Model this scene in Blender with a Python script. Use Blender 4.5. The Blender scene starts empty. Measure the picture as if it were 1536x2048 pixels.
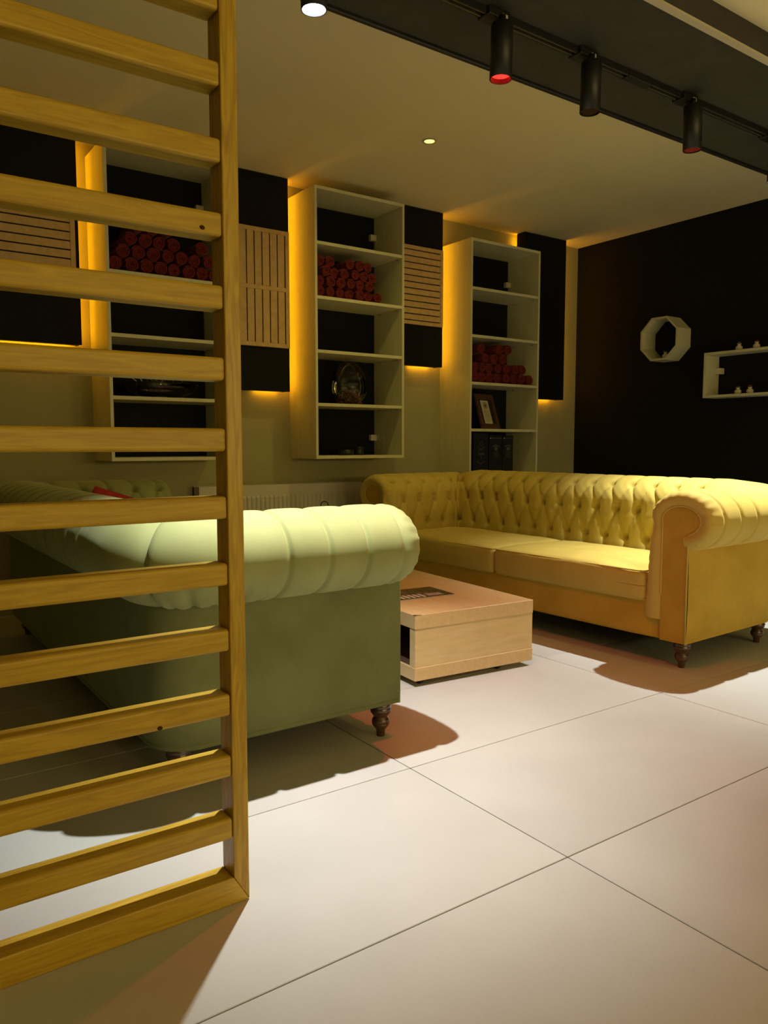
import bpy, bmesh, math, random
import numpy as np
from mathutils import Vector, Matrix, noise
random.seed(7)
R = math.radians
scene = bpy.context.scene
COL = scene.collection

# ------------------------------------------------------------------ camera, world, exposure
cam_d = bpy.data.cameras.new('camera'); cam = bpy.data.objects.new('camera', cam_d); COL.objects.link(cam)
cam_d.sensor_fit = 'VERTICAL'; cam_d.sensor_height = 36.0; cam_d.sensor_width = 27.0
cam_d.lens = 1544.34 / 2048 * 36.0; cam_d.clip_start = 0.02
cam.location = (0, 0, 0.945); cam.rotation_euler = (R(90 - 4.976), 0, R(54.848 - 90))
scene.camera = cam
w = bpy.data.worlds.new('world'); scene.world = w; w.use_nodes = True
w.node_tree.nodes['Background'].inputs[0].default_value = (1.0, 0.85, 0.6, 1)
w.node_tree.nodes['Background'].inputs[1].default_value = 0.01
vs = scene.view_settings
vs.view_transform = 'Standard'; vs.look = 'None'; vs.exposure = 0.0; vs.gamma = 1.0; vs.use_curve_mapping = False

W1_POWER, W2_POWER, RED_POWER = 300, 330, 52       # track spots (watts)
DOWN_POWER = 24                                   # yellow downlight over the seating corner
FILL_POWER = 37                                  # unseen globe lamps added behind the camera as warm fill
LED_STRENGTH = 30

# ------------------------------------------------------------------ materials
def mat(name, col, rough=0.6, col2=None, scale=8.0, stretch=(1, 1, 1), mixpos=(0.35, 0.65), bump=0.0, bscale=60.0,
        metal=0.0, sheen=0.0, sheen_col=None, coat=0.0, spec=0.5, detail=4.0, rnd=False, distort=0.0):
    m = bpy.data.materials.new(name); m.use_nodes = True
    nt = m.node_tree; b = nt.nodes['Principled BSDF']; N = nt.nodes.new; Lk = nt.links.new
    b.inputs['Base Color'].default_value = (*col, 1); b.inputs['Roughness'].default_value = rough
    b.inputs['Metallic'].default_value = metal; b.inputs['Specular IOR Level'].default_value = spec
    if sheen:
        b.inputs['Sheen Weight'].default_value = sheen; b.inputs['Sheen Roughness'].default_value = 0.35
        if sheen_col: b.inputs['Sheen Tint'].default_value = (*sheen_col, 1)
    if coat: b.inputs['Coat Weight'].default_value = coat; b.inputs['Coat Roughness'].default_value = 0.2
    if col2 or bump:
        tc = N('ShaderNodeTexCoord'); mp = N('ShaderNodeMapping'); Lk(tc.outputs['Object'], mp.inputs['Vector'])
        mp.inputs['Scale'].default_value = stretch
        if rnd:
            oi = N('ShaderNodeObjectInfo'); ml = N('ShaderNodeMath'); ml.operation = 'MULTIPLY'; ml.inputs[1].default_value = 37.0
            Lk(oi.outputs['Random'], ml.inputs[0]); cx = N('ShaderNodeCombineXYZ')
            for k in range(3): Lk(ml.outputs[0], cx.inputs[k])
            Lk(cx.outputs[0], mp.inputs['Location'])
    if col2:
        nz = N('ShaderNodeTexNoise'); nz.inputs['Scale'].default_value = scale; nz.inputs['Detail'].default_value = detail
        nz.inputs['Distortion'].default_value = distort
        Lk(mp.outputs[0], nz.inputs['Vector'])
        cr = N('ShaderNodeValToRGB'); cr.color_ramp.elements[0].position = mixpos[0]; cr.color_ramp.elements[1].position = mixpos[1]
        cr.color_ramp.elements[0].color = (*col, 1); cr.color_ramp.elements[1].color = (*col2, 1)
        Lk(nz.outputs['Fac'], cr.inputs['Fac']); Lk(cr.outputs['Color'], b.inputs['Base Color'])
    if bump:
        n2 = N('ShaderNodeTexNoise'); n2.inputs['Scale'].default_value = bscale; n2.inputs['Detail'].default_value = 3.0
        Lk(mp.outputs[0], n2.inputs['Vector'])
        bp = N('ShaderNodeBump'); bp.inputs['Strength'].default_value = bump; bp.inputs['Distance'].default_value = 0.004
        Lk(n2.outputs['Fac'], bp.inputs['Height']); Lk(bp.outputs['Normal'], b.inputs['Normal'])
    return m

def emit(name, col, strength):
    m = bpy.data.materials.new(name); m.use_nodes = True
    b = m.node_tree.nodes['Principled BSDF']
    b.inputs['Base Color'].default_value = (0, 0, 0, 1)
    b.inputs['Emission Color'].default_value = (*col, 1); b.inputs['Emission Strength'].default_value = strength
    return m

M = {}
M['oak_x'] = mat('oak_along', (0.54, 0.355, 0.034), 0.42, (0.41, 0.25, 0.020), 5.0, (1.2, 14, 14), (0.38, 0.68), 0.12, 9, rnd=True, distort=1.2, spec=0.4)
M['oak_z'] = mat('oak_upright', (0.54, 0.355, 0.034), 0.38, (0.37, 0.215, 0.016), 5.0, (14, 14, 1.2), (0.36, 0.66), 0.12, 9, rnd=True, distort=1.5, spec=0.45)
M['tile'] = mat('floor_tile', (0.425, 0.42, 0.395), 0.42, (0.49, 0.485, 0.46), 2.2, (1, 1, 1), (0.3, 0.7), 0.03, 90, rnd=True, detail=10, spec=0.35)
M['grout'] = mat('grout', (0.16, 0.135, 0.115), 0.9)
M['wall'] = mat('painted_wall', (0.36, 0.335, 0.16), 0.85, (0.40, 0.365, 0.185), 3, bump=0.05, bscale=120)
M['ceil'] = mat('painted_ceiling', (0.82, 0.73, 0.46), 0.9, (0.84, 0.75, 0.48), 2)
M['blackwall'] = mat('black_wall', (0.0055, 0.0055, 0.005), 0.8, (0.007, 0.007, 0.006), 30, bump=0.15, bscale=150, spec=0.2)
M['darkbeam'] = mat('dark_beam', (0.030, 0.028, 0.022), 0.7, (0.040, 0.037, 0.030), 12, bump=0.1, bscale=90)
M['blackpanel'] = mat('black_panel', (0.0045, 0.0045, 0.0045), 0.7, (0.006, 0.006, 0.006), 20, spec=0.2)
M['cream'] = mat('cream_laminate', (0.64, 0.61, 0.40), 0.45, (0.60, 0.57, 0.37), 3, (8, 8, 1))
M['creamtrim'] = mat('cream_trim', (0.55, 0.50, 0.38), 0.5)
M['maple_x'] = mat('maple_across', (0.62, 0.46, 0.235), 0.32, (0.56, 0.40, 0.19), 4, (2, 12, 12), (0.35, 0.7), distort=0.6, spec=0.4)
M['maple_y'] = mat('maple_lengthwise', (0.60, 0.43, 0.21), 0.32, (0.54, 0.37, 0.17), 4, (12, 2, 12), (0.35, 0.7), distort=0.6, spec=0.4)
M['recess'] = mat('brown_recess', (0.06, 0.032, 0.016), 0.6)
M['yellow'] = mat('yellow_velvet', (0.53, 0.395, 0.085), 0.75, (0.60, 0.455, 0.11), 5, (1, 1, 1), (0.35, 0.68), 0.04, 320, sheen=0.45, sheen_col=(1.0, 0.78, 0.30), spec=0.2, detail=6)
M['yellow_dark'] = mat('deep_yellow_velvet', (0.46, 0.285, 0.030), 0.8, (0.54, 0.345, 0.045), 6, (1, 1, 1), (0.35, 0.65), 0.04, 320, sheen=0.25, sheen_col=(1.0, 0.75, 0.25), spec=0.2, detail=6)  # deeper yellow for outer cover, front rail and arm facings
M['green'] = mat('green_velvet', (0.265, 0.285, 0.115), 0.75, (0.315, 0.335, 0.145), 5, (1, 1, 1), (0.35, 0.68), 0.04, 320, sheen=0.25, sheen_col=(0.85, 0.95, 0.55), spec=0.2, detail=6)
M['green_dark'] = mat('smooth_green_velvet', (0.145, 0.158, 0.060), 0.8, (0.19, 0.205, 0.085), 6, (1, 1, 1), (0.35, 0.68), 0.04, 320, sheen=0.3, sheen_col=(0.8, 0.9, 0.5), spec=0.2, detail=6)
M['legwood'] = mat('turned_leg_wood', (0.085, 0.036, 0.014), 0.28, (0.05, 0.02, 0.008), 9, (1, 1, 4), coat=0.4)
M['underside'] = mat('black_lining', (0.012, 0.011, 0.010), 0.9)
M['towel'] = mat('red_towel', (0.165, 0.022, 0.017), 0.95, (0.125, 0.015, 0.012), 60, bump=0.5, bscale=420, sheen=0.3, sheen_col=(1, 0.5, 0.4), spec=0.1)
M['redcloth'] = mat('red_cushion_cloth', (0.50, 0.030, 0.030), 0.85, (0.42, 0.02, 0.022), 30, bump=0.2, bscale=300)
M['grillewood'] = mat('grille_wood', (0.62, 0.42, 0.19), 0.5, (0.54, 0.35, 0.14), 5, (6, 6, 6), rnd=True)
M['blackmetal'] = mat('black_metal', (0.012, 0.012, 0.013), 0.42, metal=0.0, spec=0.5)
M['greymetal'] = mat('grey_metal', (0.35, 0.33, 0.28), 0.35, metal=0.9)
M['white_plastic'] = mat('white_plastic', (0.62, 0.58, 0.47), 0.4)
M['radiator'] = mat('radiator_enamel', (0.60, 0.56, 0.46), 0.35)
M['ceramic'] = mat('white_ceramic', (0.62, 0.57, 0.46), 0.3)
M['petal_red'] = mat('red_petals', (0.25, 0.03, 0.025), 0.8)
M['petal_green'] = mat('green_sprigs', (0.10, 0.14, 0.07), 0.8)
M['framewood'] = mat('frame_wood', (0.115, 0.045, 0.016), 0.4, (0.075, 0.026, 0.010), 8, (3, 3, 12), coat=0.3)
M['matboard'] = mat('dark_mount', (0.018, 0.012, 0.010), 0.8)
M['paper'] = mat('certificate_paper', (0.62, 0.55, 0.36), 0.8)
M['ink'] = mat('brown_ink', (0.16, 0.10, 0.04), 0.8)
M['carton'] = mat('black_carton', (0.010, 0.012, 0.013), 0.45)
M['print'] = mat('grey_print', (0.11, 0.11, 0.095), 0.5)
M['twig'] = mat('dried_twigs', (0.17, 0.105, 0.045), 0.9)
M['leaf'] = mat('dried_petals', (0.26, 0.11, 0.03), 0.9, (0.22, 0.045, 0.02), 40)
M['lens_off'] = mat('dull_red_filter', (0.30, 0.03, 0.025), 0.3)
M['lens_dark'] = mat('dark_filter', (0.035, 0.012, 0.012), 0.3)
M['page'] = mat('magazine_paper', (0.6, 0.57, 0.5), 0.7)
M['led'] = emit('amber_led', (1.0, 0.42, 0.004), LED_STRENGTH)
M['lens_white'] = emit('white_lens', (0.93, 0.96, 1.0), 28)
M['lens_red'] = emit('red_lens', (1.0, 0.012, 0.008), 6)
M['lens_yellow'] = emit('yellow_lens', (1.0, 0.78, 0.09), 5)
M['globe_glow'] = emit('glowing_globe', (1.0, 0.75, 0.33), 6)

def glass_mat():
    m = bpy.data.materials.new('clear_glass'); m.use_nodes = True; nt = m.node_tree; nt.nodes.clear()
    o = nt.nodes.new('ShaderNodeOutputMaterial'); mx = nt.nodes.new('ShaderNodeMixShader'); t = nt.nodes.new('ShaderNodeBsdfTransparent')
    g = nt.nodes.new('ShaderNodeBsdfGlossy'); g.inputs['Roughness'].default_value = 0.03
    t.inputs[0].default_value = (0.93, 0.93, 0.88, 1)
    fr = nt.nodes.new('ShaderNodeFresnel'); fr.inputs[0].default_value = 1.5
    nt.links.new(fr.outputs[0], mx.inputs[0]); nt.links.new(t.outputs[0], mx.inputs[1]); nt.links.new(g.outputs[0], mx.inputs[2])
    nt.links.new(mx.outputs[0], o.inputs[0]); return m
M['glass'] = glass_mat()

def magazine_mat():
    m = bpy.data.materials.new('printed_cover'); m.use_nodes = True; nt = m.node_tree; b = nt.nodes['Principled BSDF']; N = nt.nodes.new; Lk = nt.links.new
    b.inputs['Roughness'].default_value = 0.3
    tc = N('ShaderNodeTexCoord'); sp = N('ShaderNodeSeparateXYZ'); Lk(tc.outputs['Object'], sp.inputs[0])
    nz = N('ShaderNodeTexNoise'); nz.inputs['Scale'].default_value = 55; nz.inputs['Detail'].default_value = 5; Lk(tc.outputs['Object'], nz.inputs['Vector'])
    cr = N('ShaderNodeValToRGB'); e = cr.color_ramp.elements
    e[0].position = 0.50; e[0].color = (0.018, 0.013, 0.011, 1); e[1].position = 0.72; e[1].color = (0.20, 0.15, 0.12, 1)
    Lk(nz.outputs['Fac'], cr.inputs['Fac']); Lk(cr.outputs[0], b.inputs['Base Color']); return m
M['cover'] = magazine_mat()

# ------------------------------------------------------------------ mesh helpers
def link(o, parent=None):
    COL.objects.link(o)
    if parent is not None: o.parent = parent
    return o
def obj(name, me, m=None, parent=None, loc=None, rot=None):
    o = bpy.data.objects.new(name, me)
    if m is not None and len(me.materials) == 0: me.materials.append(M[m] if isinstance(m, str) else m)
    if loc is not None: o.location = loc
    if rot is not None: o.rotation_euler = rot
    return link(o, parent)
def tag(o, label, cat=None, group=None, kind=None):
    o['label'] = label
    if cat: o['category'] = cat
    if group: o['group'] = group
    if kind: o['kind'] = kind
    return o
def thing(name, label, cat, loc=(0, 0, 0), rot=(0, 0, 0), group=None):
    o = bpy.data.objects.new(name, None); o.location = loc; o.rotation_euler = rot; o.empty_display_size = 0.05
    link(o); return tag(o, label, cat, group)
def struct(name, me, m, label, parent=None):
    o = obj(name, me, m, parent); o['kind'] = 'structure'; o['label'] = label
    return o
def smooth(me, on=True):
    me.polygons.foreach_set('use_smooth', [on] * len(me.polygons)); return me
def from_bm(bm, name='mesh', sm=False):
    bmesh.ops.recalc_face_normals(bm, faces=bm.faces[:])
    me = bpy.data.meshes.new(name); bm.to_mesh(me); bm.free()
    return smooth(me) if sm else me
def pyd(v, f, name='mesh', sm=False):
    me = bpy.data.meshes.new(name); me.from_pydata([tuple(p) for p in v], [], [tuple(q) for q in f]); me.validate(); me.update()
    return smooth(me) if sm else me
def box(lo, hi, bev=0.0, seg=2):
    bm = bmesh.new()
    bmesh.ops.create_cube(bm, size=1)
    lo = Vector(lo); hi = Vector(hi); c = (lo + hi) / 2; s = hi - lo
    for v in bm.verts: v.co = Vector((v.co.x * s.x + c.x, v.co.y * s.y + c.y, v.co.z * s.z + c.z))
    if bev: bmesh.ops.bevel(bm, geom=bm.edges[:], offset=bev, segments=seg, profile=0.5, affect='EDGES')
    return from_bm(bm, 'box', sm=False)
def bevbox(lo, hi, bev, seg=3):
    me = box(lo, hi, bev, seg)
    return me
def boxes(lst):
    v, f = [], []
    for lo, hi in lst:
        b = len(v); x0, y0, z0 = lo; x1, y1, z1 = hi
        v += [(x0, y0, z0), (x1, y0, z0), (x1, y1, z0), (x0, y1, z0), (x0, y0, z1), (x1, y0, z1), (x1, y1, z1), (x0, y1, z1)]
        f += [tuple(b + i for i in q) for q in ((0, 3, 2, 1), (4, 5, 6, 7), (0, 1, 5, 4), (1, 2, 6, 5), (2, 3, 7, 6), (3, 0, 4, 7))]
    return pyd(v, f)
def prism(poly, axis, a, b, bev=0.0):
    """extrude a 2D polygon; axis 'y': poly is (x,z); axis 'x': poly is (y,z); axis 'z': poly is (x,y)"""
    def P(p, t):
        return {'y': (p[0], t, p[1]), 'x': (t, p[0], p[1]), 'z': (p[0], p[1], t)}[axis]
    bm = bmesh.new()
    A = [bm.verts.new(P(p, a)) for p in poly]; B = [bm.verts.new(P(p, b)) for p in poly]
    bm.faces.new(A); bm.faces.new(B[::-1]); n = len(poly)
    for i in range(n): bm.faces.new((A[i], B[i], B[(i + 1) % n], A[(i + 1) % n]))
    if bev: bmesh.ops.bevel(bm, geom=bm.edges[:], offset=bev, segments=2, profile=0.5, affect='EDGES')
    return from_bm(bm)
def lathe(prof, n=24, sm=True, close=True):
    v, f = [], []
    for r, z in prof:
        for k in range(n):
            a = 2 * math.pi * k / n; v.append((r * math.cos(a), r * math.sin(a), z))
    for i in range(len(prof) - 1):
        for k in range(n):
            f.append((i * n + k, i * n + (k + 1) % n, (i + 1) * n + (k + 1) % n, (i + 1) * n + k))
    if close:
        f.append(tuple(range(n - 1, -1, -1))); f.append(tuple((len(prof) - 1) * n + k for k in range(n)))
    bm = bmesh.new(); me = pyd(v, f); bm.from_mesh(me); return from_bm(bm, 'lathe', sm)
def tube(pts, r, n=8, closed=False):
    pts = [Vector(p) for p in pts]; v, f = [], []; N = len(pts)
    up = Vector((0, 0, 1)); prev = None
    for i, p in enumerate(pts):
        t = (pts[(i + 1) % N] - pts[i - 1]) if (closed or 0 < i < N - 1) else ((pts[1] - pts[0]) if i == 0 else (pts[-1] - pts[-2]))
        t.normalize()
        if prev is None:
            a = t.cross(up) if abs(t.z) < 0.95 else t.cross(Vector((1, 0, 0)))
        else: a = prev - t * prev.dot(t)
        a.normalize(); prev = a; b = t.cross(a)
        for k in range(n):
            q = 2 * math.pi * k / n; v.append(p + a * (r * math.cos(q)) + b * (r * math.sin(q)))
    for i in range(N if closed else N - 1):
        for k in range(n):
            j = (i + 1) % N
            f.append((i * n + k, i * n + (k + 1) % n, j * n + (k + 1) % n, j * n + k))
    if not closed: f += [tuple(range(n - 1, -1, -1)), tuple((N - 1) * n + k for k in range(n))]
    bm = bmesh.new(); bm.from_mesh(pyd(v, f)); return from_bm(bm, 'tube', True)
def rbox(sx, sy, sz, r, n=20, fn=None):
    """rounded box, centred, gridded so that fn can shape it"""
    bm = bmesh.new(); bmesh.ops.create_cube(bm, size=1.0)
    bmesh.ops.subdivide_edges(bm, edges=bm.edges[:], cuts=n, use_grid_fill=True)
    for v in bm.verts:
        p = Vector((v.co.x * sx, v.co.y * sy, v.co.z * sz))
        c = Vector([max(-s / 2 + r, min(s / 2 - r, q)) for q, s in zip(p, (sx, sy, sz))])
        d = p - c
        if d.length > 1e-9: p = c + d.normalized() * r
        v.co = fn(p) if fn else p
    return from_bm(bm, 'rbox', True)

# ------------------------------------------------------------------ the room
CZ = 2.64; YW = 4.65; XW = 5.335; X0 = -2.3; Y0 = -3.2; FZ = 2.41
floor = struct('floor', box((X0, Y0, -0.06), (XW, YW, -0.006)), 'grout', 'pale large-format tiled floor with thin dark joints')
tile_me = box((-0.5985, -0.2985, -0.012), (0.5985, 0.2985, 0.0), 0.0012, 1)
tile_me.materials.append(M['tile'])
xs = [1.325 + 1.2 * k for k in range(-3, 4)]; ys = [1.748 + 0.6 * k for k in range(-8, 5)]
cut_cache = {}
for j, y in enumerate(ys):
    for i, x in enumerate(xs):
        x0, x1, y0, y1 = max(x, X0), min(x + 1.2, XW), max(y, Y0), min(y + 0.6, YW)
        if x1 - x0 < 0.02 or y1 - y0 < 0.02: continue
        key = (round(x1 - x0, 3), round(y1 - y0, 3))
        if key == (1.2, 0.6): me = tile_me
        else:
            if key not in cut_cache:
                cut_cache[key] = box((-key[0] / 2 + .0015, -key[1] / 2 + .0015, -0.012), (key[0] / 2 - .0015, key[1] / 2 - .0015, 0), 0.0012, 1); cut_cache[key].materials.append(M['tile'])
            me = cut_cache[key]
        obj('tile', me, None, floor, ((x0 + x1) / 2, (y0 + y1) / 2, 0))
struct('wall_back', box((X0, YW, 0), (XW + 0.1, YW + 0.1, CZ + 0.1)), 'wall', 'beige painted wall behind the shelf units')
struct('wall_right', box((XW, Y0, 0), (XW + 0.1, YW, CZ + 0.1)), 'blackwall', 'black painted wall behind the yellow sofa')
struct('wall_left', box((X0 - 0.1, Y0, 0), (X0, YW + 0.1, CZ + 0.1)), 'wall', 'beige painted wall at the far left')
struct('wall_front', box((X0 - 0.1, Y0 - 0.1, 0), (XW + 0.1, Y0, CZ + 0.1)), 'wall', 'beige painted wall behind the viewer')
struct('ceiling', box((X0, 2.215, CZ), (XW, YW, CZ + 0.1)), 'ceil', 'smooth beige ceiling over the seating corner')
struct('ceiling_lower', box((X0, Y0, FZ), (XW, 1.575, FZ + 0.1)), 'ceil', 'pale ceiling of the front room')
struct('trim_1', box((X0, 1.575, 2.33), (XW, 2.215, CZ + 0.1), 0.003, 1), 'darkbeam', 'dark dropped ceiling beam that carries the spotlight track')
struct('trim_2', box((X0, 1.578, 2.322), (XW, 1.604, 2.333)), 'creamtrim', 'thin pale strip along the near edge of the dark ceiling beam')
struct('trim_3', box((X0, 2.197, 2.318), (XW, 2.216, 2.331), 0.003, 1), 'blackmetal', 'black edge bead along the far side of the ceiling beam')

# ------------------------------------------------------------------ lamps: track with spotlights, downlights
def lamp(name, kind, loc, energy, col, size=R(100), blend=0.6, rad=0.03, rot=(0, 0, 0), parent=None):
    d = bpy.data.lights.new(name, kind); d.energy = energy; d.color = col
    if kind == 'SPOT': d.spot_size = size; d.spot_blend = blend
    d.shadow_soft_size = rad
    o = bpy.data.objects.new(name, d); o.location = loc; o.rotation_euler = rot
    return link(o, parent)

track = thing('lighting_track', 'long black spotlight track under the dark ceiling beam', 'track', (0, 1.935, 2.33))
obj('rail', boxes([((X0, -0.018, -0.006), (XW, 0.018, 0)), ((X0, -0.018, -0.022), (XW, -0.012, -0.006)), ((X0, 0.012, -0.022), (XW, 0.018, -0.006))]), 'blackmetal', track)
obj('contact_strip', boxes([((X0, 0.0085, -0.0215), (XW, 0.0115, -0.006)), ((X0, -0.0115, -0.0215), (XW, -0.0085, -0.006))]), 'greymetal', track)
obj('joint_cover', box((2.46, -0.020, -0.026), (2.60, 0.020, 0), 0.002), 'blackmetal', track)

spot_body = lathe([(0.0335, 0.0), (0.0355, 0.0), (0.0355, 0.165), (0.033, 0.17), (0.010, 0.17), (0.010, 0.165), (0.0325, 0.16), (0.0325, 0.0)], 32, True, False)
spot_body.materials.append(M['blackmetal'])
spot_lens = lathe([(0.0320, 0.016), (0.0320, 0.019)], 28, False); lens_red_back = lathe([(0.0322, 0.004), (0.0322, 0.0055)], 28, False)
def spotlight(x, tilt, label, lens, light=None):
    t = thing('track_spotlight', label, 'spotlight', (x, 1.90, 2.112), tilt, 'spotlights on the black track')
    obj('lamp_body', spot_body, None, t)
    me = (spot_lens if light else lens_red_back).copy(); obj('lens', me, lens, t)
    obj('stem', lathe([(0.011, 0.168), (0.011, 0.196)], 16), 'blackmetal', t)
    obj('adapter', box((-0.052, 0.004, 0.190), (0.040, 0.062, 0.2165), 0.003), 'blackmetal', t)
    obj('rating_sticker', box((0.004, 0.0025, 0.193), (0.026, 0.0042, 0.206)), 'white_plastic', t)
    if light:
        e, c, sz, bl = light
        lamp('spot_beam', 'SPOT', (0, 0, -0.002), e, c, sz, bl, 0.014, (0, 0, 0), t)
    return t
spotlight(1.107, (0, R(-1), 0), 'black track spotlight lit bright white, nearest the slatted screen', 'lens_white', (W1_POWER, (0.96, 1.0, 0.93), R(70), 1.0))
spotlight(1.795, (0, R(1.5), 0), 'black track spotlight glowing red', 'lens_red', (RED_POWER, (1.0, 0.07, 0.04), R(100), 1.0))
spotlight(2.225, (0, R(1.5), 0), 'unlit black track spotlight just right of the red one', 'lens_dark')
spotlight(2.838, (0, R(-1), 0), 'unlit black track spotlight with a dull red filter', 'lens_off')
spotlight(3.47, (0, 0, 0), 'black track spotlight at the right edge, above the yellow sofa arm', 'lens_white', (W2_POWER, (0.97, 1.0, 0.93), R(89), 1.0))

def downlight(x, y, z, label, lens, e, c, sz, rad):
    t = thing('ceiling_downlight', label, 'downlight', (x, y, z), (0, 0, 0), 'recessed downlights')
    obj('trim_ring', lathe([(0.028, -0.001), (0.041, -0.001), (0.042, -0.004), (0.038, -0.007), (0.029, -0.005)], 32, True, False), 'white_plastic', t)
    obj('lens', lathe([(0.0285, -0.0035), (0.0285, -0.001)], 28, False), lens, t)
    lamp('downlight_beam', 'SPOT', (0, 0, -0.012), e, c, sz, 1.0, rad, (0, 0, 0), t)
downlight(2.79, 3.52, CZ, 'small round downlight glowing yellow in the beige ceiling', 'lens_yellow', DOWN_POWER, (1.0, 0.82, 0.20), R(150), 0.03)
globe_me = lathe([(0.02, 0.236), (0.06, 0.225), (0.10, 0.185), (0.12, 0.12), (0.10, 0.055), (0.06, 0.016), (0.002, 0.004)], 28)
for i, (x, y) in enumerate(((1.0, -2.5), (2.3, -2.4), (3.6, -2.5))):  # lamps added out of view to supply the warm front light
    t = thing('added_globe_lamp', 'added unseen globe fill lamp behind the viewer, ' + ('leftmost', 'middle one', 'rightmost')[i] + ' of three', 'lamp', (x, y, 1.40), (0, 0, 0), 'added globe fill lamps behind the viewer')
    obj('globe', globe_me.copy(), 'globe_glow', t); obj('holder', lathe([(0.022, 0.236), (0.022, 0.275), (0.008, 0.29)], 18), 'blackmetal', t)
    obj('cord', lathe([(0.003, 0.285), (0.003, FZ - 1.40)], 8), 'blackmetal', t); obj('canopy', lathe([(0.05, FZ - 1.40 - 0.03), (0.05, FZ - 1.40)], 20), 'blackmetal', t)
    lamp('globe_light', 'POINT', (0, 0, -0.13), FILL_POWER, (1.0, 0.80, 0.34), rad=0.10, parent=t)

# ------------------------------------------------------------------ slatted wooden screen in the foreground
scr = thing('slatted_screen', 'tall yellow-stained wooden screen of horizontal slats in the foreground', 'screen', (0.656, 1.418, 0))
PW, PD, SL = 0.034, 0.058, -1.25
def rel(poly): return poly
obj('post', prism([(-PW, 0.057), (0, 0), (0, FZ), (-PW, FZ)], 'y', 0, PD, 0.0025), 'oak_z', scr)
obj('post', prism([(SL, 0), (SL + PW, 0.057), (SL + PW, FZ), (SL, FZ)], 'y', 0, PD, 0.0025), 'oak_z', scr)
obj('bottom_rail', prism([(SL, 0), (0, 0), (-PW, 0.057), (SL + PW, 0.057)], 'y', 0.0005, PD - 0.0005, 0.0025), 'oak_x', scr)
zs = [0.162, 0.294, 0.4215, 0.555, 0.688, 0.8215, 0.9545, 1.0915, 1.228, 1.364, 1.501, 1.6405, 1.776, 1.912, 2.048, 2.184, 2.320]
slat_me = box((SL + PW, 0.002, -0.0225), (-PW, PD - 0.003, 0.0225), 0.0065, 3); slat_me.materials.append(M['oak_x'])
for z in zs: obj('slat', slat_me, None, scr, (0, 0, z))
# knots in two slats
knot_me = lathe([(0.001, -0.0006), (0.0055, -0.0003), (0.0055, 0.0003), (0.001, 0.0006)], 12); knot_me.materials.append(mat('knot', (0.035, 0.014, 0.004), 0.9, (0.10, 0.05, 0.012), 300, spec=0.05))
for kx, kz in ((-0.075, 1.353), (-0.18, 0.405)):
    obj('wood_knot', knot_me, None, scr, (kx, 0.0018, kz), (R(90), R(12), 0)).scale = (1.0, 0.75, 0.6)

# ------------------------------------------------------------------ chesterfield sofas
L_, D_ = 2.24, 0.79
def sofa_profile():
    zi = np.linspace(0.20, 0.60, 34); oi = 0.197 + 0.022 * ((0.60 - zi) / 0.4) ** 1.2
    th = np.radians(np.linspace(3, 262, 88)); oe = 0.04 + 0.157 * np.cos(th); ze = 0.63 + 0.127 * np.sin(th)
    o = np.concatenate([oi, oe]); z = np.concatenate([zi, ze])
    ds = np.hypot(np.diff(o), np.diff(z)); s = np.concatenate([[0], np.cumsum(ds)])
    s1 = np.interp(0.457, zi, s[:34]); s2 = np.interp(0.597, zi, s[:34]); s3 = np.interp(np.radians(46), th, s[34:])
    q = np.where(s < s2, (s - s1) / (s2 - s1), np.where(s < s3, 1 + (s - s2) / (s3 - s2), 2 + (s - s3) / 0.15))
    to, tz = np.gradient(o, s), np.gradient(z, s); n = np.hypot(to, tz)
    # inset outline for the rounded front of the arms
    oiq = np.full_like(oi, 0.126); thq = th
    oq = np.concatenate([oiq, 0.04 + 0.088 * np.cos(thq)]); zq = np.concatenate([zi, 0.63 + 0.062 * np.sin(thq)])
    return o, z, q, s, tz / n, -to / n, oq, zq
PO, PZ, PQ, PS, NO, NZ, QO, QZ = sofa_profile()
def tuft(p, q, s):
    """puffed height of the upholstery: diamonds between button rows, channels over the roll"""
    ql = np.clip(q, 0, 2); a = p + ql / 2; b = p - ql / 2
    da = np.abs(a - np.round(a)); db = np.abs(b - np.round(b))
    f = lambda d: 1 - np.exp(-d / 0.075)
    h = f(da) * f(db)
    sh = np.interp(q, [2.2, 3.0], [0.0, 1.0])            # over the roll: smooth, with narrow seams
    h = h * (1 - sh) + sh * (1 - np.exp(-da / 0.038))
    A = np.interp(q, [-2, -0.3, 0, 2, 2.6, 3.4, 6], [0.009, 0.011, 0.012, 0.012, 0.014, 0.017, 0.017])
    A = A * np.clip((PS[-1] - s) / 0.03, 0, 1) * np.clip(s / 0.03, 0, 1)
    h = A * (h - 0.78 - 0.08 * sh)
    # folds run into the buttons
    for row in (0, 1, 2):
        pr = p + row / 2; dp = (pr - np.round(pr)) * 0.13; dq = (q - row) * 0.14
        h -= 0.030 * np.exp(-(dp ** 2 + dq ** 2) / 0.0155 ** 2) + 0.005 * np.exp(-(dp ** 2 + dq ** 2) / 0.035 ** 2)
    return h
def gathers(s, q):
    g = 0
    for s0, w_, q0 in ((0.505, 0.007, 5.0), (0.560, 0.008, 4.4), (0.612, 0.007, 4.9), (0.655, 0.009, 4.2), (0.690, 0.006, 4.7)):
        g = g - 0.014 * np.exp(-((s - s0) / w_) ** 2) * np.clip((q - q0) / 1.2, 0, 1) * np.clip((PS[-1] - PS) / 0.03, 0, 1)
    return g
def rr(o): return np.maximum(0.012, 0.12 - o)
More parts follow.
